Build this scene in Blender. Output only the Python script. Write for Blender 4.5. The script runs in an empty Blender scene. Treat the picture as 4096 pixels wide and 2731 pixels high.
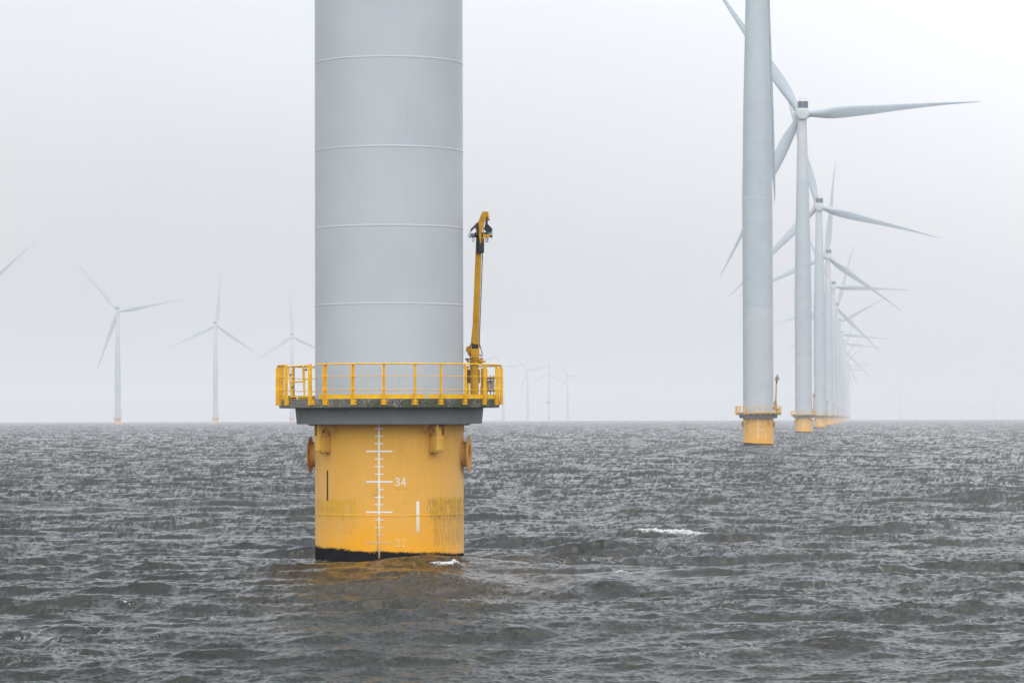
import bpy, math, random
import numpy as np
from mathutils import Matrix, Vector

S = bpy.context.scene
COL = S.collection
PI = math.pi
rad = math.radians
random.seed(4)

# ---------------------------------------------------------------- materials
def nodemat(name):
    m = bpy.data.materials.new(name)
    m.use_nodes = True
    nt = m.node_tree
    nt.nodes.clear()
    out = nt.nodes.new('ShaderNodeOutputMaterial')
    b = nt.nodes.new('ShaderNodeBsdfPrincipled')
    nt.links.new(b.outputs[0], out.inputs[0])
    return m, nt, b, out

class NB:
    """tiny helper for wiring nodes"""
    def __init__(s, nt): s.nt = nt
    def n(s, t, **kw):
        x = s.nt.nodes.new(t)
        for k, v in kw.items(): setattr(x, k, v)
        return x
    def link(s, a, b): s.nt.links.new(a, b)
    def inp(s, node, idx, v):
        if v is None: return
        if hasattr(v, 'is_linked') or isinstance(v, bpy.types.NodeSocket): s.link(v, node.inputs[idx])
        else: node.inputs[idx].default_value = v
    def math(s, op, a, b=None, c=None, clamp=False):
        x = s.n('ShaderNodeMath', operation=op, use_clamp=clamp)
        s.inp(x, 0, a); s.inp(x, 1, b); s.inp(x, 2, c)
        return x.outputs[0]
    def mix(s, f, a, b, typ='MIX'):
        x = s.n('ShaderNodeMix', data_type='RGBA', blend_type=typ)
        s.inp(x, 0, f)
        s.inp(x, 6, a if not isinstance(a, tuple) else a + (1,) * (4 - len(a)))
        s.inp(x, 7, b if not isinstance(b, tuple) else b + (1,) * (4 - len(b)))
        return x.outputs[2]
    def noise(s, vec, scale, detail=4, rough=0.5, dist=0.0):
        x = s.n('ShaderNodeTexNoise')
        s.inp(x, 'Vector', vec)
        x.inputs['Scale'].default_value = scale
        x.inputs['Detail'].default_value = detail
        x.inputs['Roughness'].default_value = rough
        x.inputs['Distortion'].default_value = dist
        return x.outputs['Fac']
    def ss(s, v, a, b):
        x = s.n('ShaderNodeMapRange', interpolation_type='SMOOTHSTEP')
        s.inp(x, 0, v)
        x.inputs[1].default_value = a; x.inputs[2].default_value = b
        return x.outputs[0]
    def mapping(s, vec, scale=(1, 1, 1), loc=(0, 0, 0)):
        x = s.n('ShaderNodeMapping')
        s.link(vec, x.inputs[0])
        x.inputs['Scale'].default_value = scale
        x.inputs['Location'].default_value = loc
        return x.outputs[0]

def paint(name, col, rough=0.45, var=0.08, scale=3.0, streak=0.0, spec=0.3, dirt=(0.25, 0.18, 0.1), metallic=0.0, bump=0.0):
    m, nt, b, out = nodemat(name)
    N = NB(nt)
    tc = N.n('ShaderNodeTexCoord').outputs['Object']
    f = N.noise(tc, scale, 5, 0.6)
    f = N.ss(f, 0.3, 0.7)
    c = N.mix(f, tuple(x * (1 - var) for x in col), tuple(min(1, x * (1 + var)) for x in col))
    if streak > 0:
        mp = N.mapping(tc, (5, 5, 0.35))
        g = N.ss(N.noise(mp, 2.2, 6, 0.65), 0.52, 0.8)
        c = N.mix(N.math('MULTIPLY', g, streak), c, dirt)
    N.link(c, b.inputs['Base Color'])
    b.inputs['Roughness'].default_value = rough
    b.inputs['Specular IOR Level'].default_value = spec
    b.inputs['Metallic'].default_value = metallic
    if bump > 0:
        bp = N.n('ShaderNodeBump')
        bp.inputs['Distance'].default_value = bump
        bp.inputs['Strength'].default_value = 0.6
        N.link(N.noise(tc, scale * 4, 4), bp.inputs['Height'])
        N.link(bp.outputs[0], b.inputs['Normal'])
    return m

YEL = (0.80, 0.45, 0.018)
M_rail = paint('railing_yellow_paint', (0.84, 0.45, 0.010), 0.45, 0.12, 4, 0.35, 0.2, dirt=(0.4, 0.2, 0.03))
M_crane = paint('crane_yellow_paint', (0.55, 0.275, 0.004), 0.42, 0.08, 3, 0.25, 0.2, dirt=(0.35, 0.17, 0.02))
M_brack = paint('bracket_yellow_paint', (0.70, 0.38, 0.055), 0.5, 0.12, 5, 0.5, dirt=(0.42, 0.2, 0.04))
M_flange = paint('rusty_yellow_flange', (0.60, 0.31, 0.05), 0.55, 0.15, 4, 0.6, dirt=(0.22, 0.08, 0.02))
M_black = paint('black_coating', (0.012, 0.013, 0.018), 0.4, 0.2, 9)
M_rubber = paint('black_rubber_hose', (0.015, 0.015, 0.017), 0.6, 0.2, 9)
M_girder = paint('grey_steel_girder', (0.20, 0.212, 0.215), 0.5, 0.1, 1.2, 0.22, dirt=(0.27, 0.26, 0.22))
M_guard = paint('brown_guard_plate', (0.05, 0.035, 0.025), 0.5, 0.3, 8)
M_lightplate = paint('pale_guard_plate', (0.45, 0.5, 0.55), 0.4, 0.1, 8)
M_drum = paint('winch_drum_grey', (0.13, 0.125, 0.11), 0.45, 0.2, 14)
M_green = paint('green_plate', (0.02, 0.22, 0.10), 0.5, 0.1, 8)
M_tank = paint('pale_equipment_casing', (0.42, 0.40, 0.37), 0.5, 0.15, 8)
M_panel = paint('dark_grey_panel', (0.11, 0.10, 0.095), 0.5, 0.15, 4)
M_valve = paint('weathered_valve_metal', (0.16, 0.13, 0.11), 0.45, 0.5, 22)
M_white = paint('white_marking_paint', (0.80, 0.80, 0.74), 0.5, 0.05, 9, 0.12)
M_radiator = paint('radiator_blue_grey', (0.05, 0.07, 0.12), 0.5, 0.1, 2)
M_blade = paint('blade_white_gelcoat', (0.40, 0.455, 0.49), 0.35, 0.05, 0.5, 0.06, dirt=(0.3, 0.32, 0.32))
M_nac = paint('nacelle_off_white', (0.52, 0.56, 0.53), 0.4, 0.04, 0.6)
M_hull = paint('white_hull', (0.7, 0.7, 0.7), 0.4, 0.05, 1)
M_bird = paint('gull_feathers', (0.25, 0.25, 0.26), 0.7, 0.2, 9)

def mat_faded_white():
    m, nt, b, out = nodemat('faded_white_marking')
    N = NB(nt)
    tc = N.n('ShaderNodeTexCoord').outputs['Object']
    sep = N.n('ShaderNodeSeparateXYZ'); N.link(tc, sep.inputs[0])
    f = N.noise(tc, 14, 5, 0.6)
    z = N.math('ADD', sep.outputs[2], N.math('MULTIPLY', f, 0.25))
    t = N.ss(z, 0.45, 1.9)
    c = N.mix(t, (0.62, 0.36, 0.12), (0.80, 0.78, 0.66))
    t2 = N.ss(z, 0.2, 0.6)
    c = N.mix(t2, (0.25, 0.12, 0.04), c)
    N.link(c, b.inputs['Base Color'])
    b.inputs['Roughness'].default_value = 0.55
    return m
M_fade = mat_faded_white()
M_ghost = paint('nearly_worn_off_number_paint', (0.80, 0.53, 0.19), 0.55, 0.12, 12)

def mat_pile(name, growth, stains):
    """weathered yellow paint; UV.x = degrees/180 round the pile, UV.y = height in metres"""
    m, nt, b, out = nodemat(name)
    N = NB(nt)
    tc = N.n('ShaderNodeTexCoord')
    ob = tc.outputs['Object']
    uv = tc.outputs['UV']
    sep = N.n('ShaderNodeSeparateXYZ'); N.link(uv, sep.inputs[0])
    U, Z = sep.outputs[0], sep.outputs[1]
    big = N.noise(ob, 0.9, 4, 0.55)
    fine = N.noise(ob, 6, 6, 0.6)
    faded = (0.77, 0.390, 0.066)
    rich = (0.88, 0.385, 0.008)
    zz = N.math('ADD', Z, N.math('MULTIPLY', N.math('SUBTRACT', big, 0.5), 3.4))
    # the paint has bleached above the splash zone
    t = N.ss(zz, 0.2, 2.1)
    c = N.mix(t, rich, faded)
    side = N.ss(N.math('ABSOLUTE', N.math('ADD', U, 0.02)), 0.2, 0.5)  # both flanks lightened in the colour, standing in for brighter edge light
    c = N.mix(N.math('MULTIPLY', side, 0.6), c, (0.80, 0.53, 0.21))
    top = N.ss(zz, 3.0, 4.6)  # shade under the girder painted in as a darker pile head
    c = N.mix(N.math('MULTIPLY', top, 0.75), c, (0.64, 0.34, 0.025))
    c = N.mix(N.math('MULTIPLY', N.ss(fine, 0.45, 0.75), 0.25), c, (0.62, 0.33, 0.06))
    # vertical run marks
    mp = N.mapping(uv, (42, 0.55, 1))
    run = N.ss(N.noise(mp, 3.0, 6, 0.7), 0.54, 0.80)
    c = N.mix(N.math('MULTIPLY', run, 0.5), c, (0.38, 0.19, 0.05))
    mp3 = N.mapping(uv, (26, 0.3, 1), (3, 7, 0))
    run3 = N.ss(N.noise(mp3, 2.0, 4, 0.6), 0.5, 0.75)
    c = N.mix(N.math('MULTIPLY', run3, 0.22), c, (0.80, 0.50, 0.15))
    if stains:
        def patch(u0, u1, z0, z1, eu=0.012, ez=0.18, seed=0.0, rag=0.35):
            ne = N.math('MULTIPLY', N.math('SUBTRACT', N.noise(N.mapping(uv, (60, 1.2, 1), (seed, 0, 0)), 2.5, 4), 0.5), rag)
            zn = N.math('ADD', Z, ne)
            un = N.math('ADD', U, N.math('MULTIPLY', N.math('SUBTRACT', N.noise(N.mapping(uv, (4, 2, 1), (seed, 3, 0)), 2.5, 4), 0.5), 0.03))
            a = N.math('MULTIPLY', N.ss(un, u0 - eu, u0 + eu), N.math('SUBTRACT', 1.0, N.ss(un, u1 - eu, u1 + eu)))
            d = N.math('MULTIPLY', N.ss(zn, z0 - ez, z0 + ez), N.math('SUBTRACT', 1.0, N.ss(zn, z1 - 0.06, z1 + 0.06)))
            return N.math('MULTIPLY', a, d)
        D = 1 / 180.0
        # repainted brush strokes (strong yellow) and dark scrapes
        st_a = N.ss(N.noise(N.mapping(uv, (24, 0.35, 1), (11, 0, 0)), 2.4, 4, 0.6), 0.42, 0.50)
        st_b = N.ss(N.noise(N.mapping(uv, (150, 1.6, 1), (5, 0, 0)), 2.4, 5, 0.7), 0.50, 0.62)
        pl = patch(-82 * D, -24 * D, 1.40, 2.02)
        pl2 = patch(-74 * D, -26 * D, 0.95, 1.5, seed=9)
        pr = patch(31 * D, 88 * D, 1.35, 2.05, seed=4, rag=0.7)
        pr2 = patch(36 * D, 82 * D, 0.50, 1.45, seed=6, rag=0.9)
        c = N.mix(N.math('MULTIPLY', N.math('MULTIPLY', pl, st_a), 0.65), c, (0.68, 0.36, 0.006))
        c = N.mix(N.math('MULTIPLY', N.math('MULTIPLY', pl, st_b), 0.5), c, (0.33, 0.21, 0.05))
        c = N.mix(N.math('MULTIPLY', N.math('MULTIPLY', pl2, st_b), 0.35), c, (0.27, 0.17, 0.05))
        c = N.mix(N.math('MULTIPLY', N.math('MULTIPLY', pr, st_a), 0.7), c, (0.58, 0.31, 0.006))
        c = N.mix(N.math('MULTIPLY', N.math('MULTIPLY', pr, st_b), 0.85), c, (0.14, 0.10, 0.03))
        dg = N.n('ShaderNodeTexWave', wave_type='BANDS', bands_direction='X')
        N.link(N.mapping(uv, (46, 1.1, 1)), dg.inputs[0])
        dg.inputs['Scale'].default_value = 0.9; dg.inputs['Distortion'].default_value = 9
        dg.inputs['Detail'].default_value = 4; dg.inputs['Detail Scale'].default_value = 1.3
        sc = N.ss(dg.outputs['Fac'], 0.70, 0.90)
        c = N.mix(N.math('MULTIPLY', N.math('MULTIPLY', pr2, sc), 0.85), c, (0.22, 0.15, 0.07))
        # rust line beside the depth scale
        a = N.math('MULTIPLY', N.ss(U, -9.9 * D, -9.7 * D), N.math('SUBTRACT', 1.0, N.ss(U, -8.4 * D, -8.2 * D)))
        a = N.math('MULTIPLY', a, N.math('SUBTRACT', 1.0, N.ss(Z, 1.2, 1.45)))
        c = N.mix(N.math('MULTIPLY', a, 0.45), c, (0.40, 0.17, 0.03))
        # faint smear of old writing
        a = N.math('MULTIPLY', N.ss(U, 3 * D, 6 * D), N.math('SUBTRACT', 1.0, N.ss(U, 28 * D, 32 * D)))
        a = N.math('MULTIPLY', a, N.math('MULTIPLY', N.ss(Z, 2.33, 2.37), N.math('SUBTRACT', 1.0, N.ss(Z, 2.39, 2.43))))
        c = N.mix(N.math('MULTIPLY', N.math('MULTIPLY', a, N.ss(fine, 0.4, 0.6)), 0.5), c, (0.62, 0.33, 0.01))
    # weed and wet band at the waterline, ragged upper edge
    edge = N.math('MULTIPLY', N.math('SUBTRACT', N.noise(N.mapping(uv, (70, 3.0, 1)), 3, 6, 0.78), 0.5), 0.42)
    edge2 = N.math('MULTIPLY', N.math('SUBTRACT', N.noise(N.mapping(uv, (5, 1.0, 1)), 2, 3, 0.5), 0.5), 0.22)
    lvl = N.math('ADD', N.math('ADD', Z, edge), edge2)
    lvl = N.math('ADD', lvl, N.math('MULTIPLY', U, 0.32))
    g = N.math('SUBTRACT', 1.0, N.ss(lvl, growth - 0.012, growth + 0.018))
    c = N.mix(g, c, (0.006, 0.006, 0.008))
    N.link(c, b.inputs['Base Color'])
    r = N.mix(g, (0.55, 0.55, 0.55), (0.7, 0.7, 0.7))
    N.link(r, b.inputs['Roughness'])
    N.link(N.math('MULTIPLY', N.math('SUBTRACT', 1.0, g), 0.22), b.inputs['Specular IOR Level'])
    bp = N.n('ShaderNodeBump')
    bp.inputs['Distance'].default_value = 0.03
    N.link(N.math('MULTIPLY', N.math('ADD', g, 0.04), fine), bp.inputs['Height'])
    N.link(bp.outputs[0], b.inputs['Normal'])
    return m
M_pile0 = mat_pile('weathered_yellow_foundation', 0.31, True)
M_pile1 = mat_pile('yellow_foundation', 0.36, False)

def mat_tower():
    m, nt, b, out = nodemat('tower_light_grey_paint')
    N = NB(nt)
    tc = N.n('ShaderNodeTexCoord')
    ob = tc.outputs['Object']
    sep = N.n('ShaderNodeSeparateXYZ'); N.link(ob, sep.inputs[0])
    Z = sep.outputs[2]
    # the bolted tower sections come from different paint batches
    cr = N.n('ShaderNodeValToRGB')
    cr.color_ramp.interpolation = 'CONSTANT'
    stops = [(0.0, (0.475, 0.50, 0.515)), (22.5, (0.43, 0.465, 0.49)), (40.9, (0.425, 0.457, 0.49)),
             (57.5, (0.43, 0.485, 0.495)), (75.0, (0.50, 0.52, 0.525))]
    e = cr.color_ramp.elements
    e[0].position = 0; e[0].color = stops[0][1] + (1,)
    e[1].position = stops[1][0] / 100; e[1].color = stops[1][1] + (1,)
    for p, cc in stops[2:]:
        x = e.new(p / 100); x.color = cc + (1,)
    N.link(N.math('DIVIDE', Z, 100.0), cr.inputs[0])
    n1 = N.noise(ob, 0.35, 4, 0.5)
    c = N.mix(N.ss(n1, 0.3, 0.7), cr.outputs[0], (0.91, 0.925, 0.935), 'MULTIPLY')
    mp = N.mapping(ob, (4, 4, 0.2))
    g = N.ss(N.noise(mp, 2.0, 6, 0.65), 0.5, 0.85)
    c = N.mix(N.math('MULTIPLY', g, 0.20), c, (0.33, 0.33, 0.31))
    N.link(c, b.inputs['Base Color'])
    b.inputs['Roughness'].default_value = 0.4
    b.inputs['Specular IOR Level'].default_value = 0.4
    return m
M_tower = mat_tower()

def mat_concrete():
    m, nt, b, out = nodemat('mossy_concrete')
    N = NB(nt)
    ob = N.n('ShaderNodeTexCoord').outputs['Object']
    f = N.noise(ob, 5, 6, 0.65)
    c = N.mix(N.ss(f, 0.3, 0.7), (0.15, 0.14, 0.115), (0.27, 0.255, 0.215))
    sp = N.ss(N.noise(ob, 17, 4, 0.7), 0.47, 0.56)
    sep = N.n('ShaderNodeSeparateXYZ'); N.link(ob, sep.inputs[0])
    dens = N.ss(sep.outputs[0], -3.2, 0.6)
    blot = N.ss(N.math('ADD', N.noise(ob, 1.6, 3, 0.5), N.math('MULTIPLY', dens, 0.1)), 0.47, 0.62)
    k = N.math('MULTIPLY', sp, N.math('ADD', N.math('MULTIPLY', dens, 0.5), 0.5))
    c = N.mix(k, c, (0.022, 0.026, 0.014))
    c = N.mix(N.math('MULTIPLY', N.math('MULTIPLY', blot, dens), 0.75), c, (0.035, 0.05, 0.015))
    N.link(c, b.inputs['Base Color'])
    b.inputs['Roughness'].default_value = 0.9
    bp = N.n('ShaderNodeBump'); bp.inputs['Distance'].default_value = 0.015
    N.link(N.noise(ob, 26, 5, 0.7), bp.inputs['Height'])
    N.link(bp.outputs[0], b.inputs['Normal'])
    return m
M_conc = mat_concrete()

# ---------------------------------------------------------------- mesh helper
class MB:
    def __init__(s): s.v = []; s.f = []; s.uv = None
    def add(s, vs, fs, M=None):
        o = len(s.v)
        for p in vs:
            p = Vector(p)
            s.v.append(tuple(M @ p) if M else tuple(p))
        s.f += [tuple(i + o for i in f) for f in fs]
        return s
    def box(s, c, d, M=None):
        x, y, z = c; a, b, h = d[0] / 2, d[1] / 2, d[2] / 2
        vs = [(x + i * a, y + j * b, z + k * h) for k in (-1, 1) for j in (-1, 1) for i in (-1, 1)]
        fs = [(0, 2, 3, 1), (4, 5, 7, 6), (0, 1, 5, 4), (2, 6, 7, 3), (0, 4, 6, 2), (1, 3, 7, 5)]
        return s.add(vs, fs, M)
    def rbox(s, c, d, r=0.02, M=None):
        """box with chamfered vertical edges and rounded rims"""
        x, y, z = c; a, b, h = d[0] / 2, d[1] / 2, d[2] / 2
        def ring(q, zz):
            p = []
            for sx, sy, a0 in ((1, 1, 0), (-1, 1, 90), (-1, -1, 180), (1, -1, 270)):
                for t in (0, 45, 90):
                    an = rad(a0 + t)
                    p.append((x + sx * (a - r) + (r - q) * math.cos(an), y + sy * (b - r) + (r - q) * math.sin(an), zz))
            return p
        rs = [ring(r * 0.8, z - h), ring(0, z - h + r * 0.6), ring(0, z + h - r * 0.6), ring(r * 0.8, z + h)]
        vs = sum(rs, []); n = 12
        fs = [tuple(range(n))[::-1], tuple(range(3 * n, 4 * n))]
        for k in range(3):
            for i in range(n):
                j = (i + 1) % n
                fs.append((k * n + i, k * n + j, (k + 1) * n + j, (k + 1) * n + i))
        return s.add(vs, fs, M)
    def lathe(s, prof, seg=64, M=None, cap=True):
        vs = []; fs = []
        n = len(prof)
        for r, z in prof:
            for i in range(seg):
                a = 2 * PI * i / seg
                vs.append((r * math.sin(a), -r * math.cos(a), z))
        for k in range(n - 1):
            for i in range(seg):
                j = (i + 1) % seg
                fs.append((k * seg + i, k * seg + j, (k + 1) * seg + j, (k + 1) * seg + i))
        if cap:
            if prof[0][0] > 1e-6: fs.append(tuple(range(seg))[::-1])
            if prof[-1][0] > 1e-6: fs.append(tuple(range((n - 1) * seg, n * seg)))
        return s.add(vs, fs, M)
    def cyl(s, p, q, r, seg=12, r2=None):
        return s.tube([p, q], r, seg, r2)
    def tube(s, path, r, seg=10, r2=None, cap=True):
        P = [Vector(p) for p in path]
        n = len(P); vs = []; fs = []
        up = None
        for i in range(n):
            t = (P[min(i + 1, n - 1)] - P[max(i - 1, 0)]).normalized()
            if up is None:
                up = Vector((0, 0, 1)) if abs(t.z) < 0.9 else Vector((1, 0, 0))
            u = t.cross(up).normalized(); w = u.cross(t).normalized(); up = w
            rr = r if r2 is None else r + (r2 - r) * i / (n - 1)
            for k in range(seg):
                a = 2 * PI * k / seg
                vs.append(P[i] + u * (rr * math.cos(a)) + w * (rr * math.sin(a)))
        for i in range(n - 1):
            for k in range(seg):
                j = (k + 1) % seg
                fs.append((i * seg + k, i * seg + j, (i + 1) * seg + j, (i + 1) * seg + k))
        if cap:
            fs.append(tuple(range(seg))[::-1]); fs.append(tuple(range((n - 1) * seg, n * seg)))
        return s.add(vs, fs)
    def prism(s, poly, t0, t1, M=None):
        """polygon given in (x, z), extruded along y from t0 to t1"""
        n = len(poly)
        vs = [(x, t0, z) for x, z in poly] + [(x, t1, z) for x, z in poly]
        fs = [tuple(range(n)), tuple(range(n, 2 * n))[::-1]]
        for i in range(n):
            j = (i + 1) % n
            fs.append((i, i + n, j + n, j))
        return s.add(vs, fs, M)
    def torus(s, c, R, r, ax='y', seg=24, sc=(1, 1)):
        path = []
        for i in range(seg + 1):
            a = 2 * PI * i / seg
            u, w = R * math.cos(a) * sc[0], R * math.sin(a) * sc[1]
            path.append((c[0] + u, c[1], c[2] + w) if ax == 'y' else (c[0], c[1] + u, c[2] + w))
        return s.tube(path, r, 8, cap=False)
    def build(s, name, mat, parent=None, ang=35, lod=0, bev=0):
        me = bpy.data.meshes.new(name)
        me.from_pydata(s.v, [], s.f)
        me.validate()
        import bmesh
        bm = bmesh.new(); bm.from_mesh(me)
        bmesh.ops.recalc_face_normals(bm, faces=bm.faces)
        bm.to_mesh(me); bm.free()
        me.polygons.foreach_set('use_smooth', [True] * len(me.polygons))
        me.set_sharp_from_angle(angle=rad(ang))
        me.materials.append(mat)
        me.update()
        o = bpy.data.objects.new(name, me)
        COL.objects.link(o)
        if parent: o.parent = parent
        if bev:
            b = o.modifiers.new('bevel', 'BEVEL'); b.width = bev; b.segments = 2; b.limit_method = 'ANGLE'; b.angle_limit = rad(40)
        LOD[o.name] = lod
        return o
LOD = {}

def tag(o, label=None, cat=None, group=None, kind=None):
    if label: o['label'] = label
    if cat: o['category'] = cat
    if group: o['group'] = group
    if kind: o['kind'] = kind
    return o
def empty(name, loc=(0, 0, 0), rz=0):
    o = bpy.data.objects.new(name, None); COL.objects.link(o)
    o.location = loc; o.rotation_euler = (0, 0, rz)
    return o
def P(az, r, z):
    a = rad(az)
    return (r * math.sin(a), -r * math.cos(a), z)
def AZ(az, r=0, z=0):
    """frame: x tangential, -y radially outward, at azimuth az"""
    return Matrix.Rotation(rad(az), 4, 'Z') @ Matrix.Translation((0, -r, z))

# ---------------------------------------------------------------- sizes
CAMZ = 4.72
RE2 = 2 * 7.35e6            # curvature of the sea with refraction
RP = 2.5                    # pile radius
DECK = 5.34

# ---------------------------------------------------------------- pieces of a turbine
def pile_mesh(name, mat, parent):
    prof = []
    zs = [-3.5, -1, 0, 0.5, 1.0, 1.475, 1.485, 1.515, 1.525, 2.0, 2.5, 3, 3.5, 4.0, 4.45, 5.04]
    for z in zs:
        prof.append((RP + (0.010 if z in (1.485, 1.515) else 0), z))
    seg = 192
    mb = MB(); mb.lathe(prof, seg, cap=False)
    o = mb.build(name, mat, parent, 16)
    me = o.data
    uvl = me.uv_layers.new(name='UVMap')
    vs = me.vertices
    for p in me.polygons:
        us = []
        for li in p.loop_indices:
            v = vs[me.loops[li].vertex_index].co
            us.append((li, math.atan2(v.x, -v.y) / PI, v.z))
        if max(u[1] for u in us) - min(u[1] for u in us) > 1:
            us = [(l, u if u > 0 else u + 2, z) for l, u, z in us]
        for l, u, z in us:
            uvl.data[l].uv = (u, z)
    return o

def arc_patch(mb, az0, az1, z0, z1, r=RP + 0.004):
    n = max(1, int(abs(az1 - az0) / 1.5) + 1)
    vs = []; fs = []
    for i in range(n + 1):
        a = az0 + (az1 - az0) * i / n
        vs += [P(a, r, z0), P(a, r, z1)]
    for i in range(n):
        fs.append((2 * i, 2 * i + 2, 2 * i + 3, 2 * i + 1))
    mb.add(vs, fs)
MPD = RP * PI / 180        # metres per degree of arc

DIG = {  # stroke digits on a 0..1 (x) by 0..1 (z) cell
 '3': [[(0.02, .80), (.12, .94), (.42, 1.0), (.78, .92), (.88, .76), (.76, .60), (.40, .53), (.78, .46), (.96, .28), (.84, .10), (.48, 0.0), (.14, .06), (0.0, .22)]],
 '4': [[(.74, 0.0), (.74, 1.0), (0.0, .30), (1.0, .30)]],
 '2': [[(.04, .76), (.18, .94), (.50, 1.0), (.82, .92), (.92, .74), (.80, .54), (.30, .22), (.06, .03), (.96, .03)]],
 '6': [[(.88, .84), (.62, .99), (.30, .92), (.08, .62), (.04, .30), (.22, .05), (.52, 0.0), (.84, .10), (.94, .30), (.82, .50), (.50, .56), (.18, .48), (.06, .32)]],
}
def number(mb, txt, az, zc, h=0.25, w=0.125, sw=0.030, gap=0.075):
    x0 = 0
    for ch in txt:
        for st in DIG[ch]:
            for (a, b), (c, d) in zip(st[:-1], st[1:]):
                p = Vector((x0 + a * w, zc - h / 2 + b * h)); q = Vector((x0 + c * w, zc - h / 2 + d * h))
                t = (q - p).normalized(); nn = Vector((-t.y, t.x)) * sw / 2
                p -= t * sw * 0.3; q += t * sw * 0.3
                vs = []
                for k in (p - nn, q - nn, q + nn, p + nn):
                    vs.append(P(az + k.x / MPD, RP + 0.0045, k.y))
                mb.add(vs, [(0, 1, 2, 3)])
        x0 += w + gap

def make_marks(parent, nums):
    mb = MB(); lo = MB()
    cx = -7.9
    def bar(z0, z1, hw, off=0.0, l=True):
        m_ = mb if (z0 + z1) / 2 > 1.85 else lo
        a0 = cx - (hw if l else 0.02) / MPD; a1 = cx + hw / MPD
        arc_patch(m_, a0, a1, z0, z1, RP + 0.0072)
    arc_patch(mb, cx - .029 / MPD, cx + .029 / MPD, 1.85, 4.9)
    arc_patch(lo, cx - .029 / MPD, cx + .029 / MPD, 0.10, 1.845)
    for z in (4.62, 3.62, 2.62, 1.62, 0.62):
        bar(z - .027, z + .027, .44)
    for k in range(18):
        z = 0.37 + 0.25 * k
        if k % 4 == 1 or z > 4.45: continue
        bar(z - .016, z + .016, .147, l=not (abs(z - 2.37) < .01))
    mb.build('depth_scale', M_white, parent)
    lo.build('depth_scale', M_fade, parent)['label'] = 'faded lower part of the scale'
    for txt, z, mt, lb in nums:
        for i, ch in enumerate(txt):
            m_ = MB(); number(m_, ch, 4.6 + i * .20 / MPD, z)
            o = m_.build('painted_number', mt, parent)
            if lb: o['label'] = lb
    k = MB(); arc_patch(k, -55.4 - 1.0, -55.4 + 1.0, 1.98, 2.98)
    k.build('draught_mark', M_black, parent)['label'] = 'black upright bar'
    k = MB(); arc_patch(k, 21.8 - 1.28, 21.8 + 1.28, 0.97, 1.97)
    k.build('draught_mark', M_fade, parent)['label'] = 'white upright bar'

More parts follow.
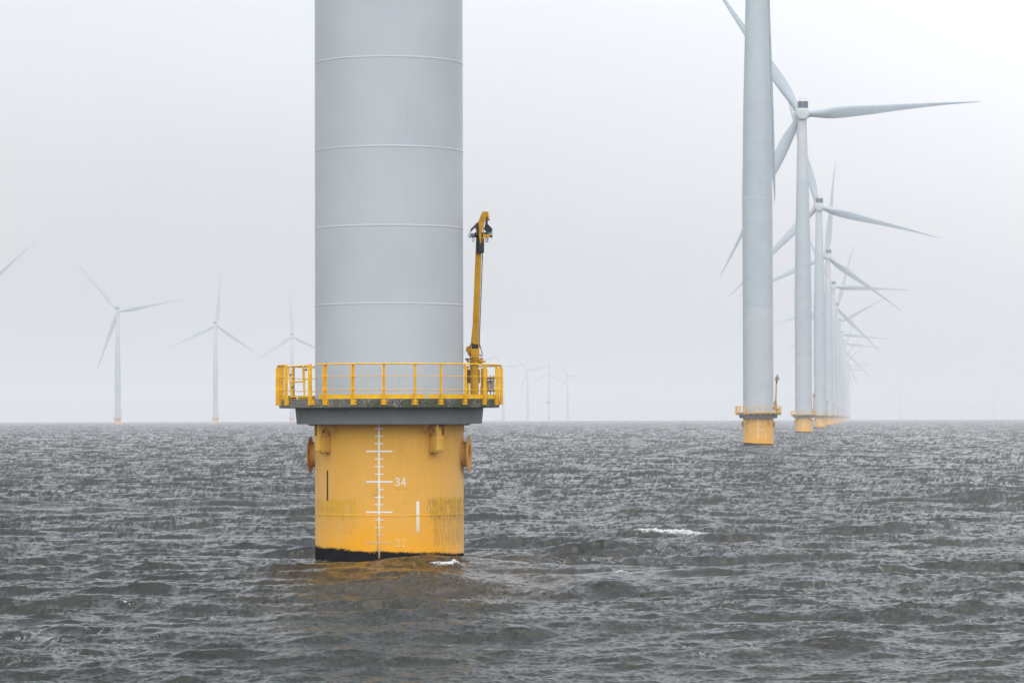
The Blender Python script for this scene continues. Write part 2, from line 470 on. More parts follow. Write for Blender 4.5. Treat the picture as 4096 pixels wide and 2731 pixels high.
def make_foundation(root, mat, nums, level=0):
    pile = pile_mesh('foundation_pile', mat, root)
    make_marks(pile, nums)
    # lug
    mb = MB()
    poly = []
    for i in range(17):
        a = PI * i / 16; poly.append((0.082 * math.cos(a), 0.055 + 0.082 * math.sin(a)))
    for i in range(17):
        a = PI + PI * i / 16; poly.append((0.082 * math.cos(a), -0.055 + 0.082 * math.sin(a)))
    mb.prism(poly, -0.03, 0.03, AZ(-10.6, RP + 0.005, 2.32))
    mb.cyl((AZ(-10.6, RP + .03, 2.33) @ Vector((0, 0, 0))), (AZ(-10.6, RP + .055, 2.33) @ Vector((0, 0, 0))), 0.02, 8)
    mb.build('lug_plate', M_brack, pile, lod=1)
    # sideways pipe flanges
    for sgn in (1, -1):
        M = Matrix.Rotation(rad(80.7 if sgn > 0 else 80.7 - 180), 4, 'Z') @ Matrix.Translation((0, 0, 3.49)) @ Matrix.Rotation(rad(90), 4, 'X')
        mb = MB()
        mb.lathe([(0.43, 2.35), (0.42, 2.69), (0.605, 2.69), (0.61, 2.70), (0.61, 2.715), (0.605, 2.725), (0.325, 2.725), (0.315, 2.715), (0.315, 2.3)], 64, M, cap=False)
        mb.build('pipe_flange', M_flange, pile, lod=3)
    # bolted flange ring at the pile head
    mb = MB(); mb.lathe([(2.505, 4.478), (2.74, 4.478), (2.74, 4.505), (2.505, 4.505)], 96, cap=False)
    for k in range(60):
        az = k * 6 + 3
        if min(abs((az - c + 180) % 360 - 180) for c in (-55, 35, 125, -145)) < 12: continue
        mb.cyl(P(az, 2.66, 4.455), P(az, 2.66, 4.479), 0.022, 6)
    mb.build('bolted_flange', M_brack, pile, lod=2)
    # four bracket assemblies
    for az, mir in ((35, 1), (-55, -1), (125, 1), (-145, -1)):
        mb = MB(); M = AZ(az)
        def bx(c, d, r=0):
            if r: mb.rbox((c[0] * mir, -c[1], c[2]), d, r, M)
            else: mb.box((c[0] * mir, -c[1], c[2]), d, M)
        bx((0, 2.715, 3.865), (.30, .44, .49), .028)
        bx((0, 2.70, 4.125), (.33, .36, .022))
        bx((0, 2.70, 4.25), (.21, .28, .225))
        bx((0, 2.70, 4.385), (.28, .32, .024))
        bx((0.0, 2.70, 4.44), (.12, .12, .08))
        bx((0, 2.70, 3.585), (.30, .34, .022))
        bx((-.12, 2.60, 3.615), (.07, .1, .045)); bx((-.12, 2.78, 3.615), (.07, .09, .045))
        mb.lathe([(.0, 3.53), (.07, 3.535), (.07, 3.57), (.0, 3.573)], 16, M @ Matrix.Translation((0, -2.74, 0)))
        # plate with jagged hole on one side, tall tapered gusset on the other
        R90 = Matrix.Rotation(rad(-90), 4, 'Z')
        def plate(poly, t, th):
            mb.prism([(-r, z) for r, z in poly], -th / 2, th / 2, M @ Matrix.Translation((t * mir, 0, 0)) @ Matrix.Rotation(rad(90), 4, 'Z'))
        plate([(2.50, 4.21), (2.99, 4.21), (2.99, 4.476), (2.50, 4.476)], -.165, .022)
        bx((-.165, 2.985, 4.343), (.05, .02, .266)); bx((-.14, 2.75, 4.466), (.09, .48, .018))
        plate([(2.50, 4.235), (2.60, 4.225), (2.86, 4.476), (2.50, 4.476)], -.42, .018)
        bx((-.30, 2.56, 4.35), (.22, .10, .016))
        plate([(2.50, 3.93), (2.53, 3.93), (2.86, 4.10), (2.86, 4.476), (2.50, 4.476)], .25, .022)
        bx((.30, 2.86, 4.29), (.1, .02, .37)) if False else None
        bx((.34, 2.70, 4.466), (.17, .26, .018))
        mb.cyl(M @ Vector((.2 * mir, -2.72, 4.28)), M @ Vector((.24 * mir, -2.72, 4.28)), .035, 8)
        br = mb.build('bracket_box', M_brack, pile, lod=3)
        hb = MB()
        for (u, zz, r_) in ((2.78, 4.30, .03), (2.76, 4.345, .022), (2.81, 4.265, .034), (2.73, 4.27, .018)):
            c0 = M @ Vector((-.1775 * mir, -u, zz)); c1 = M @ Vector((-.181 * mir, -u, zz))
            hb.cyl(c0, c1, r_, 9)
        if az in (35, -55):
            h_ = hb.build('rust_hole', M_black, None, lod=1); COL.objects.unlink(h_); mb2 = br
            # holes belong to the bracket's own mesh as a second material
            me = br.data; nv = len(me.vertices)
            me.materials.append(M_black)
            import bmesh
            bm = bmesh.new(); bm.from_mesh(me); n0 = len(bm.faces)
            bm.from_mesh(h_.data); bm.faces.ensure_lookup_table()
            for f in bm.faces[n0:]: f.material_index = 1
            bm.to_mesh(me); bm.free(); bpy.data.objects.remove(h_)
    return pile

def make_platform(root):
    mb = MB()
    mb.lathe([(2.52, 5.05), (3.69, 5.05), (3.705, 5.065), (3.705, 5.325), (3.69, DECK), (2.52, DECK)], 128, cap=False)
    slab = mb.build('concrete_deck', M_conc, root)
    mb = MB()
    mb.lathe([(2.51, 4.56), (3.05, 4.56), (3.105, 4.51), (3.112, 4.51), (3.118, 4.53), (3.172, 5.048), (2.51, 5.048)], 128, cap=False)
    for az in (-14, 75, -105, 165):
        vs = []
        for a in (az - .12, az + .12):
            vs += [P(a, 3.121, 4.53), P(a, 3.175, 5.045)]
        mb.add(vs, [(0, 2, 3, 1)])
    mb.build('support_girder', M_girder, root)
    # post azimuths
    posts = [-34, -18.4, -2.8, 12.9, 27.0, 42.0, 57.5, 72.5, 88, 103.5, 119, 134.5, 150, 165.5, -179, -163.5, -148, -132.5, -118.5, -104, -91, -78]
    gaps = [(18.6, 20.0)]
    def arc(mbx, a0, a1, r, z, tr, n=None):
        n = n or max(2, int(abs(a1 - a0) / 3) + 1)
        mbx.tube([P(a0 + (a1 - a0) * i / n, r, z) for i in range(n + 1)], tr, 10)
    rail = MB()
    segs = [(-38.6, 18.4), (19.9, 96), (97.2, 170), (171.4, 238), (239.4, 292.5)]
    for a0, a1 in segs:
        arc(rail, a0, a1, 3.755, 6.475, .026)
        for z in (6.07, 5.635):
            arc(rail, a0, a1, 3.755, z, .012)
        n = int((a1 - a0) / 3) + 1
        for i in range(n):
            b0 = a0 + (a1 - a0) * i / n; b1 = a0 + (a1 - a0) * (i + 1) / n
            vs = [P(b, r, z) for b in (b0, b1) for r in (3.690, 3.704) for z in (DECK + .004, 5.487)]
            rail.add(vs, [(0, 4, 5, 1), (2, 3, 7, 6), (1, 5, 7, 3), (0, 2, 6, 4)] + ([(0, 1, 3, 2)] if i == 0 else []) + ([(4, 6, 7, 5)] if i == n - 1 else []))
    ra = rail.build('railing', M_rail, root)
    # one post
    mb = MB()
    poly = [(3.712, 5.145), (3.83, 5.145), (3.83, 6.36), (3.775, 6.455), (3.712, 6.455)]
    mb.prism([(-r, z) for r, z in poly], -.008, .008, Matrix.Rotation(rad(90), 4, 'Z') @ Matrix.Translation((0, .036, 0)))
    mb.box((.0, -3.717, 5.80), (.085, .010, 1.31))
    mb.box((0, -3.713, 5.22), (.21, .012, .15))
    for t in (-.078, .078):
        mb.cyl((t, -3.718, 5.225), (t, -3.737, 5.225), .022, 8)
    post = mb.build('post', M_rail, ra, lod=2, bev=0)
    # bolts in black
    post.rotation_euler.z = rad(posts[0])
    me = post.data; me.materials.append(M_black)
    for p in me.polygons:
        c = p.center
        if abs(abs(c.x) - .078) < .03 and c.y < -3.7195 and abs(c.z - 5.225) < .03: p.material_index = 1
    for az in posts[1:]:
        q = post.copy(); COL.objects.link(q); q.parent = ra; q.rotation_euler.z = rad(az); LOD[q.name] = 2
    # gate between two square posts
    g = MB(); gate_posts = []
    for az in (-43.6, -65.2):
        M = AZ(az, 3.77)
        gp = MB()
        gp.box((0, 0, 5.81), (.105, .09, 1.34), M)
        gp.box((.05, .05, 5.23), (.20, .012, .16), M)
        gate_posts.append(gp)
    for z in (6.44, 5.985, 5.42):
        g.tube([P(a, 3.76, z) for a in (-44.5, -46, -47.6)], .022 if z != 5.985 else .016, 8)
    g.cyl(P(-47.8, 3.76, 5.42), P(-47.8, 3.76, 6.44), .02, 8)
    for az_z in ((-59.0, 6.23), (-58.0, 5.88)):
        pass
    ga = g.build('gate_frame', M_rail, root, lod=3)
    for gp in gate_posts: gp.build('gate_post', M_rail, ga, lod=3)
    g = MB()
    a_t, b_t = Vector(P(-62.8, 3.76, 6.42)), Vector(P(-49.2, 3.76, 6.43))
    a_b, b_b = Vector(P(-60.6, 3.70, 5.41)), Vector(P(-48.3, 3.74, 5.41))
    a_m, b_m = (a_t + a_b) / 2, (b_t + b_b) / 2
    for p, q in ((a_t, b_t), (a_b, b_b), (a_t, a_b), (b_t, b_b), (a_m - Vector((0, 0, .0)), b_m)):
        g.cyl(p, q, .024, 4)
    gl = g.build('gate_leaf', M_rail, ga, 30, lod=3)
    g = MB()
    lt = b_t + (b_b - b_t) * .13
    g.cyl(lt, lt + Vector((.10, -.02, 0.005)), .018, 8); g.lathe([(0, -.05), (.035, -.03), (.035, .03), (0, .05)], 10, Matrix.Translation(lt + Vector((.10, -.02, .005))) @ Matrix.Rotation(rad(90), 4, 'Y'))
    g.build('gate_latch', M_black, ga, lod=1)
    for f in (.27, .68):
        g = MB()
        c = a_t + (a_b - a_t) * f + Vector((.05, -.02, 0))
        g.box(c, (.04, .04, .06)); g.cyl(c + Vector((0, 0, .02)), c + Vector((.05, 0, .03)), .01, 6)
        g.build('hinge', M_black, ga, lod=1)
    g = MB()
    g.tube([P(-61, 3.72, 5.37), P(-59, 3.74, 5.385), P(-56.5, 3.74, 5.385), P(-55.5, 3.74, 5.38)], .018, 6)
    g.tube([P(-61, 3.76, 5.36), P(-60.3, 3.80, 5.28), P(-60.0, 3.80, 5.22), P(-60.6, 3.80, 5.19), P(-61.2, 3.80, 5.21)], .011, 6)
    g.build('chain_hook', M_black, ga, lod=1)
    return slab

def make_crane(root):
    cx, cy = 2.88, 0.35
    mb = MB(); T = Matrix.Translation((cx, cy, 0))
    mb.lathe([(.19, DECK + .002), (.19, DECK + .03), (.145, DECK + .035), (.142, 6.50)], 32, T)
    mb.lathe([(.185, 6.535), (.215, 6.54), (.215, 6.60), (.195, 6.615), (.205, 6.63), (.20, 6.66), (.235, 6.67), (.24, 6.70), (.235, 6.712), (.1, 6.712)], 36, Matrix.Translation((cx + .06, cy, 0)))
    mb.cyl((cx + .15, cy - .22, 6.625), (cx + .36, cy - .16, 6.61), .033, 12)
    mb.prism([(cx - .26, 6.58), (cx - .14, 6.58), (cx - .19, 6.68), (cx - .27, 6.68)], cy - .06, cy - .02)
    cr = mb.build('service_crane', M_crane, root, lod=9)
    mb = MB()
    mb.lathe([(.16, 6.500), (.19, 6.501), (.19, 6.534), (.1, 6.535)], 32, T)
    for k in range(20):
        a = 2 * PI * k / 20
        x, y = cx + .06 + .215 * math.cos(a), cy + .215 * math.sin(a)
        mb.lathe([(.019, 6.712), (.019, 6.728), (.011, 6.738), (0, 6.74)], 8, Matrix.Translation((x, y, 0)))
    mb.cyl((cx - .31, cy - .04, 6.69), (cx - .19, cy - .04, 6.69), .032, 10)
    mb.build('slew_ring_bolts', M_black, cr, lod=1)
    # slewing housing with two cheeks
    mb = MB()
    hx = cx + .015
    mb.rbox((hx, cy, 6.88), (.285, .27, .33), .03)
    for s_ in (-1, 1):
        mb.prism([(hx + s_ * .14, 6.9), (hx + s_ * .112, 7.05), (hx + s_ * .118, 7.2), (hx + s_ * .135, 7.22), (hx + s_ * .15, 7.2), (hx + s_ * .15, 6.95)], cy - .13, cy + .13)
    mb.prism([(hx - .145, 7.16), (hx - .235, 7.08), (hx - .275, 6.99), (hx - .235, 6.86), (hx - .19, 6.82), (hx - .143, 6.75)], cy - .03, cy + .08)
    mb.lathe([(0, -.03), (.10, -.03), (.10, .03), (0, .03)], 20, Matrix.Translation((hx - .2, cy + .02, 7.04)) @ Matrix.Rotation(rad(90), 4, 'X'))
    mb.prism([(hx + .0, 6.725), (hx + .045, 6.725), (hx + .04, 6.80), (hx + .028, 6.80)], cy - .20, cy - .135)
    mb.build('slewing_housing', M_crane, cr, lod=9)
    for dx, dz, r_ in ((-.285, 6.98, .026), (-.175, 6.86, .02), (-.175, 6.81, .02), (-.15, 7.18, .018)):
        mb = MB(); mb.cyl((hx + dx, cy - .16, dz), (hx + dx, cy - .02, dz), r_, 8)
        mb.build('bolt', M_black, cr, lod=1)
    mb = MB(); mb.box((hx, cy, 7.135), (.225, .16, .185)); mb.cyl((hx - .16, cy, 7.12), (hx + .165, cy, 7.12), .05, 12)
    mb.build('pivot_pin', M_black, cr, lod=1)
    # boom
    mb = MB()
    B0 = Vector((hx + .015, cy, 7.2)); B1 = Vector((2.546 + 480 / 930, cy - .05, 11.15))
    ax = (B1 - B0); L = ax.length; ax.normalize()
    y = Vector((.22, 1, 0)); y = (y - y.dot(ax) * ax).normalized(); x = y.cross(ax).normalized()
    MBm = Matrix((( x.x, y.x, ax.x, B0.x), (x.y, y.y, ax.y, B0.y), (x.z, y.z, ax.z, B0.z), (0, 0, 0, 1)))
    vs = []; fs = []
    for z_, w_ in ((0, .205), (L, .172)):
        for i, j in ((-1, -1), (1, -1), (1, 1), (-1, 1)):
            vs.append((i * w_ / 2, j * .09, z_))
    fs = [(0, 3, 2, 1), (4, 5, 6, 7), (0, 1, 5, 4), (1, 2, 6, 5), (2, 3, 7, 6), (3, 0, 4, 7)]
    mb.add(vs, fs, MBm)
    mb.prism([(-.103, .0), (-.15, -.02), (-.145, .06), (-.103, .78)], -.03, .12, MBm)
    mb.box((0.01, -.10, .92), (.17, .02, .25), MBm); mb.box((0.03, -.12, .93), (.03, .03, .18), MBm)
    for f in (.08, .25, .60, .962, .972) and (.10, 1.62, 2.93, 3.12):
        mb.box((.135, -.02, f), (.09, .05, .022), MBm)
    mb.build('boom', M_crane, cr, 30, lod=9, bev=.006)
    # hose
    mb = MB()
    a0 = MBm @ Vector((.145, -.03, 3.2)); a1 = MBm @ Vector((.145, -.03, .08))
    mb.tube([a0, a1], .014, 8)
    mb.tube([a1, a1 + Vector((.02, 0, -.12)), a1 + Vector((.075, -.02, -.30)), a1 + Vector((.10, -.02, -.42)), a1 + Vector((.095, -.02, -.47)), a1 + Vector((.05, -.02, -.475)), a1 + Vector((-.02, 0, -.44))], .014, 8)
    mb.tube([a1 + Vector((.07, 0, -.46)), a1 + Vector((.02, 0, -.41)), a1 + Vector((-.02, 0, -.40))], .009, 6)
    mb.build('hydraulic_hose', M_rubber, cr, lod=2)
    # head
    X = lambda p: 2.546 + p / 930.0
    Z = lambda p: 11.815 - p / 930.0
    pz = lambda pts: [(X(a), Z(b)) for a, b in pts]
    yf = cy - .30
    mb = MB()
    mb.prism(pz([(455, 620), (605, 620), (640, 430), (660, 330), (720, 160), (560, 165), (500, 470), (455, 520)]), yf, yf + .16)
    mb.prism(pz([(430, 455), (555, 165), (575, 330), (500, 480), (455, 520)]), yf + .03, yf + .30)
    mb.prism(pz([(555, 150), (605, 125), (618, 130), (680, 345), (660, 410), (570, 405)]), yf - .06, yf - .03)
    mb.prism(pz([(700, 125), (748, 150), (790, 400), (750, 430), (735, 320)]), yf - .06, yf - .03)
    mb.prism(pz([(600, 128), (720, 128), (745, 150), (750, 300), (640, 300)]), yf - .03, yf + .10)
    mb.prism(pz([(455, 590), (530, 590), (530, 980), (510, 1120), (490, 1180), (478, 1000), (458, 970)]), yf - .07, yf - .03)
    mb.prism(pz([(565, 590), (608, 590), (608, 800), (585, 940), (550, 1140), (545, 1100), (578, 900)]), yf - .07, yf - .03)
    mb.prism(pz([(580, 852), (770, 848), (800, 870), (795, 938), (590, 938)]), yf - .10, yf)
    mb.torus((X(690), yf - .05, Z(1000)), .033, .011)
    mb.build('jib_head', M_crane, cr, 30, lod=9)
    mb = MB()
    mb.lathe([(0, Z(1435)), (.10, Z(1432)), (.137, Z(1400)), (.139, Z(1020)), (.137, Z(955)), (.0, Z(950))], 28, Matrix.Translation((X(495), yf + .10, 0)))
    mb.cyl((X(330), yf + .1, Z(855)), (X(880), yf + .1, Z(855)), .088, 20)
    mb.prism(pz([(660, 300), (740, 290), (735, 560), (655, 545)]), yf - .01, yf + .05)
    for a, b_ in ((480, 645), (480, 718), (480, 790), (628, 325), (588, 645), (588, 790)):
        mb.cyl((X(a), yf - .085, Z(b_)), (X(a), yf - .06, Z(b_)), .013, 8)
    mb.cyl((X(775), yf - .07, Z(385)), (X(775), yf + .02, Z(385)), .028, 8)
    mb.build('winch_motor', M_black, cr, lod=9)
    for tx, tr, tt, sx_ in ((280, .07, .009, .45), (705, .085, .013, .5)):
        mb = MB(); mb.torus((X(tx), yf, Z(1010)), tr, tt, sc=(sx_, 1))
        mb.build('cable_loop', M_rubber, cr, lod=1)
    mb = MB(); mb.cyl((X(197), yf + .1, Z(868)), (X(338), yf + .1, Z(868)), .072, 16)
    mb.build('winch_drum', M_drum, cr, lod=2)
    mb = MB()
    mb.prism(pz([(200, 670), (405, 465), (470, 465), (455, 640), (320, 640), (205, 770)]), yf + .06, yf + .09)
    mb.prism(pz([(345, 640), (450, 600), (455, 780), (380, 780)]), yf + .02, yf + .05)
    mb.build('winch_guard', M_guard, cr, 30, lod=9)
    mb = MB(); mb.prism(pz([(735, 515), (880, 660), (880, 985), (865, 980), (865, 800), (690, 770), (610, 675), (650, 540)]), yf + .06, yf + .09)
    mb.build('winch_guard', M_black, cr, 30, lod=9)
    for pl_ in ([(195, 680), (195, 995), (110, 930), (112, 880)], [(862, 730), (862, 880), (815, 875), (815, 830)]):
        mb = MB(); mb.prism(pz(pl_), yf + .0, yf + .02)
        mb.build('guard_plate', M_lightplate, cr, 30, lod=2)
    mb = MB(); mb.prism(pz([(730, 785), (806, 785), (806, 852), (730, 852)]), yf - .03, yf - .0)
    mb.build('marker_plate', M_green, cr, 30, lod=1)
    return cr

def make_equipment(root):
    mb = MB()
    mb.box((2.865, 1.25, 6.13), (.46, .05, .48))
    mb.box((3.16, 1.0, 5.87), (.09, .08, 1.05)); mb.box((3.24, .95, 5.80), (.06, .08, .90))
    mb.box((3.14, .75, 5.56), (.10, .10, .43)); mb.box((3.42, 1.0, 5.42), (.4, .2, .14))
    for x_ in (3.32, 3.45, 3.56):
        mb.box((x_, 1.0, 5.80), (.03, .04, .72))
    eq = mb.build('equipment_rack', M_crane, root, 30, lod=2)
    mb = MB(); mb.box((2.865, 1.221, 6.13), (.40, .006, .40)); mb.build('panel', M_panel, eq, lod=1)
    for x_ in (3.385, 3.51):
        mb = MB(); mb.rbox((x_, 1.0, 5.83), (.09, .1, .32), .03)
        mb.build('casing', M_tank, eq, lod=1)
    for z_ in (6.045, 5.625):
        mb = MB()
        mb.tube([(3.28, .93, z_ - .02), (3.36, .90, z_), (3.46, .9, z_ + .01), (3.58, .92, z_ + .02)], .032, 10)
        for k, x_ in enumerate((3.31, 3.37, 3.43, 3.49, 3.55)):
            mb.cyl((x_, .84, z_ + .012 * (k % 2)), (x_, .98, z_ + .01 * (k % 3)), .038 - .007 * (k % 2), 8)
        mb.box((3.31, .9, z_ - .06), (.05, .06, .12)); mb.box((3.44, .9, z_ - .06), (.04, .06, .12))
        mb.build('valve_pipe', M_valve, eq, lod=1)
    return eq

def make_tower(root):
    prof = [(2.50, DECK), (2.50, 8), (2.50, 30), (2.50, 41), (2.22, 57.5), (1.80, 73.7), (1.35, 92.8)]
    def R(z):
        for (r0, z0), (r1, z1) in zip(prof[:-1], prof[1:]):
            if z <= z1: return r0 + (r1 - r0) * (z - z0) / (z1 - z0)
        return 1.35
    zs = sorted([p[1] for p in prof] + list(np.arange(44, 91, 3.0)))
    mb = MB(); mb.lathe([(R(z), z) for z in zs], 128, cap=True)
    tw = mb.build('tower', M_tower, root, 30)
    # section joints: weld rings every ~3 m, paired bolted rings at the section ends
    joints = [(8.49, 1), (11.07, 1), (13.68, 1), (16.64, 1), (19.6, 1), (22.5, 2), (25.5, 1), (28.5, 1), (31.5, 1), (34.5, 1), (37.7, 1), (40.9, 2),
              (44.2, 1), (47.6, 1), (50.9, 1), (54.2, 1), (57.5, 2), (61, 1), (65, 1), (69, 1), (74.8, 2), (80, 1), (85, 1), (5.52, 0)]
    for z, k in joints:
        mb = MB(); r = R(z) ; hh = .028 if k else .012; e = .009 if k else .004
        for off in ((-.06, .06) if k == 2 else (0,)):
            zz = z + off
            mb.lathe([(r - .01, zz - hh), (r + e, zz - hh + .006), (r + e, zz + hh - .012), (r - .002, zz + hh)], 128, cap=False)
        mb.build('section_ring', M_ring, tw, 20, lod=(4 if k == 2 else 2))
    return tw
M_ring = paint('tower_ring_paint', (0.50, 0.53, 0.55), 0.4, 0.03, 1)

HUBZ = 94.7
def make_nacelle(root):
    mb = MB()
    # cross-section: round, flattened bottom and squared top
    sec = []
    for i in range(48):
        a = 2 * PI * i / 48
        x, z = 1.87 * math.sin(a), 1.87 * math.cos(a)
        if z < -1.62: z = -1.62 - (z + 1.62) * .0
        if z > .9: x = max(-1.6, min(1.6, x * 1.3)); z = min(1.72, z * 1.02)
        sec.append((x, z))
    ys = [(-2.35, .90), (-2.25, .97), (-2.0, 1.0), (1.5, 1.0), (1.52, 1.0)]
    vs = []; fs = []; n = 48
    for y, s_ in ys:
        for x, z in sec: vs.append((x * s_, y, z * s_))
    for k in range(len(ys) - 1):
        for i in range(n):
            j = (i + 1) % n; fs.append((k * n + i, k * n + j, (k + 1) * n + j, (k + 1) * n + i))
    fs += [tuple(range(n))[::-1], tuple(range((len(ys) - 1) * n, len(ys) * n))]
    mb.add(vs, fs)
    # generator ring and tower collar
    mb.lathe([(2.1, 1.53), (2.22, 1.6), (2.25, 1.8), (2.25, 2.7), (2.1, 2.85), (1.0, 2.9)], 64, Matrix.Rotation(rad(-90), 4, 'X'))
    mb.lathe([(1.38, -2.2), (1.40, -1.55)], 48)
    # rear hatch outline
    mb.box((0, -2.36, -.05), (1.26, .03, 2.0)) 
    nc = mb.build('nacelle', M_nac, root, 40)
    for x_ in (-.77, .77):
        mb = MB(); mb.box((x_, -2.0, 2.70), (1.46, .5, 1.95))
        mb.build('cooling_radiator', M_radiator, nc)
    mb = MB()
    mb.box((0, -2.0, 3.70), (3.06, .56, .06)); mb.box((0, -2.27, 2.70), (.09, .04, 1.95)); mb.box((0, -2.0, 1.69), (3.1, .6, .08))
    for s_ in (-1, 1): mb.box((s_ * 1.525, -2.0, 2.70), (.04, .56, 1.95))
    mb.build('radiator_frame', M_nac, nc, lod=4)
    mb = MB()
    for x_ in (-.68, 0, .62): mb.cyl((x_, -2.0, 3.72), (x_, -2.0, 4.85), .02, 6)
    for s_ in (-1, 1):
        mb.cyl((s_ * .9, -2.0, 3.72), (s_ * .9, -2.0, 4.35), .045, 6); mb.cyl((s_ * .9, -2.0, 4.35), (s_ * 1.45, -2.0, 4.9), .018, 6)
    mb.torus((0, -2, 4.85), .3, .015)
    mb.build('weather_mast', M_panel, nc, lod=4)
    return nc

def blade_mesh():
    # (r, leading edge, trailing edge, thickness)
    st = [(1.5, 1.1, -1.1, 2.2), (2.4, 1.1, -1.1, 2.2), (3.6, 1.05, -1.15, 2.1), (5.5, 1.15, -1.5, 1.8), (8, 1.32, -1.88, 1.35), (10.5, 1.48, -2.0, 1.0), (13, 1.56, -1.98, .82),
          (17, 1.5, -1.75, .66), (21.5, 1.32, -1.5, .54), (26, 1.18, -1.12, .44), (31, 1.05, -.78, .35), (36, .92, -.50, .28), (40.5, .78, -.25, .22), (45, .62, -.12, .16),
          (49.5, .44, -.04, .11), (53, .28, 0, .07), (54.6, .10, .03, .03)]
    n = 20; vs = []; fs = []
    for r, le, te, th in st:
        c = le - te
        tw = rad(12) * max(0, 1 - r / 30.0)
        rnd = 1 if r < 3 else max(0, 1 - (r - 3) / 6)
        bend = -0.0010 * max(0, r - 10) ** 2 * .6
        for i in range(n):
            a = 2 * PI * i / n
            u = (1 - math.cos(a)) / 2       # 0 leading .. 1 trailing
            half_r = math.sin(a) * .5
            af = 5 * .20 * (0.2969 * math.sqrt(u) - .126 * u - .3516 * u * u + .2843 * u ** 3 - .1015 * u ** 4) / .20
            half_a = math.copysign(af, math.sin(a)) if 0 < i < n and i != n / 2 else 0
            hh = (rnd * half_r + (1 - rnd) * half_a) * th
            zc = le - u * c
            zz = zc * math.cos(tw) - hh * math.sin(tw); yy = zc * math.sin(tw) + hh * math.cos(tw)
            vs.append((r, -yy + bend * -1, zz))
    for k in range(len(st) - 1):
        for i in range(n):
            j = (i + 1) % n; fs.append((k * n + i, k * n + j, (k + 1) * n + j, (k + 1) * n + i))
    fs += [tuple(range(n))[::-1], tuple(range((len(st) - 1) * n, len(st) * n))]
    mb = MB(); mb.add(vs, fs)
    return mb

def rotor_frame(yaw, rz):
    return Matrix.Translation((0, 0, HUBZ)) @ Matrix.Rotation(rad(yaw) - rz, 4, 'Z') @ Matrix.Rotation(rad(5), 4, 'X')

RZ = rad(2.3)
def place_rotor(root, yaw, ang):
    F = rotor_frame(yaw, root.rotation_euler.z)
    blades = [c for c in root.children if c.name.split('.')[0] == 'blade']
    for k, b in enumerate(blades):
        b.matrix_local = F @ Matrix.Translation((0, 4.5, 0)) @ Matrix.Rotation(-rad(ang + 120 * k), 4, 'Y')
    for c in root.children:
        b = c.name.split('.')[0]
        if b == 'hub': c.matrix_local = F @ Matrix.Translation((0, 4.5, 0)) @ Matrix.Rotation(-rad(ang), 4, 'Y')
        if b == 'nacelle': c.matrix_local = F

def make_hub(root):
    mb = MB(); Rx = Matrix.Rotation(rad(-90), 4, 'X')
    mb.lathe([(1.2, -1.6), (1.75, -1.5), (1.9, -1.0), (1.92, .3), (1.7, 1.2), (1.1, 1.9), (.4, 2.2), (0, 2.25)], 40, Rx)
    for k in range(3):
        mb.lathe([(1.26, 0.9), (1.28, 2.25), (1.36, 2.27), (1.36, 2.42), (1.1, 2.44)], 32, Matrix.Rotation(-rad(120 * k), 4, 'Y') @ Matrix.Rotation(rad(90), 4, 'Y'))
    return mb.build('hub', M_nac, root)

def descend(o):
    for c in list(o.children): yield c

# ---------------------------------------------------------------- the nearest turbine, complete
def curv(x, y): return -(x * x + y * y) / RE2
def turbine_pos(n):
    x, y = -4.14 + 45.3 * n - (.50 if n == 1 else 0), 103.6 + 404.0 * n
    return (x, y, curv(x, y))

GR = 'wind turbines of the right-hand row'
GL = 'wind turbines of the left-hand row'
T0 = empty('wind_turbine', turbine_pos(0), RZ)
make_foundation(T0, M_pile0, [('34', 2.615, M_white, None), ('32', 0.615, M_ghost, 'almost worn off number 32'), ('36', 4.615, M_white, None)])
make_platform(T0); make_crane(T0); make_equipment(T0); make_tower(T0)
make_nacelle(T0); make_hub(T0)
bm_ = blade_mesh()
b0 = bm_.build('blade', M_blade, T0, 50)
for k in (1, 2):
    b = b0.copy(); COL.objects.link(b); b.parent = T0; LOD[b.name] = 0
place_rotor(T0, 0, 62)
tag(T0, 'nearest wind turbine, huge grey tower on a yellow foundation marked 34', 'wind turbine', GR)

def copy_turbine(src, loc, limit, label, group, yaw, ang, pile_src=None):
    r = src.copy(); COL.objects.link(r); r.location = loc
    tag(r, label, 'wind turbine', group)
    def rec(o, p):
        base = LOD.get(o.name, 0)
        if 0 < base < limit: return
        c = o.copy(); COL.objects.link(c); c.parent = p
        LOD[c.name] = base
        for ch in list(o.children): rec(ch, c)
    for ch in list(src.children): rec(ch, r)
    place_rotor(r, yaw, ang)
    return r

# the second turbine carries its own marks
T1 = empty('wind_turbine', turbine_pos(1), RZ)
make_foundation(T1, M_pile1, [('32', 2.615, M_white, None)])
for ch in list(T0.children):
    if ch.name.startswith('foundation_pile'): continue
    def rec(o, p):
        c = o.copy(); COL.objects.link(c); c.parent = p; LOD[c.name] = LOD.get(o.name, 0)
        for q in list(o.children): rec(q, c)
    rec(ch, T1)
place_rotor(T1, 0, -86.1)
tag(T1, 'second wind turbine of the right-hand row, top out of view, blade hanging straight down', 'wind turbine', GR)

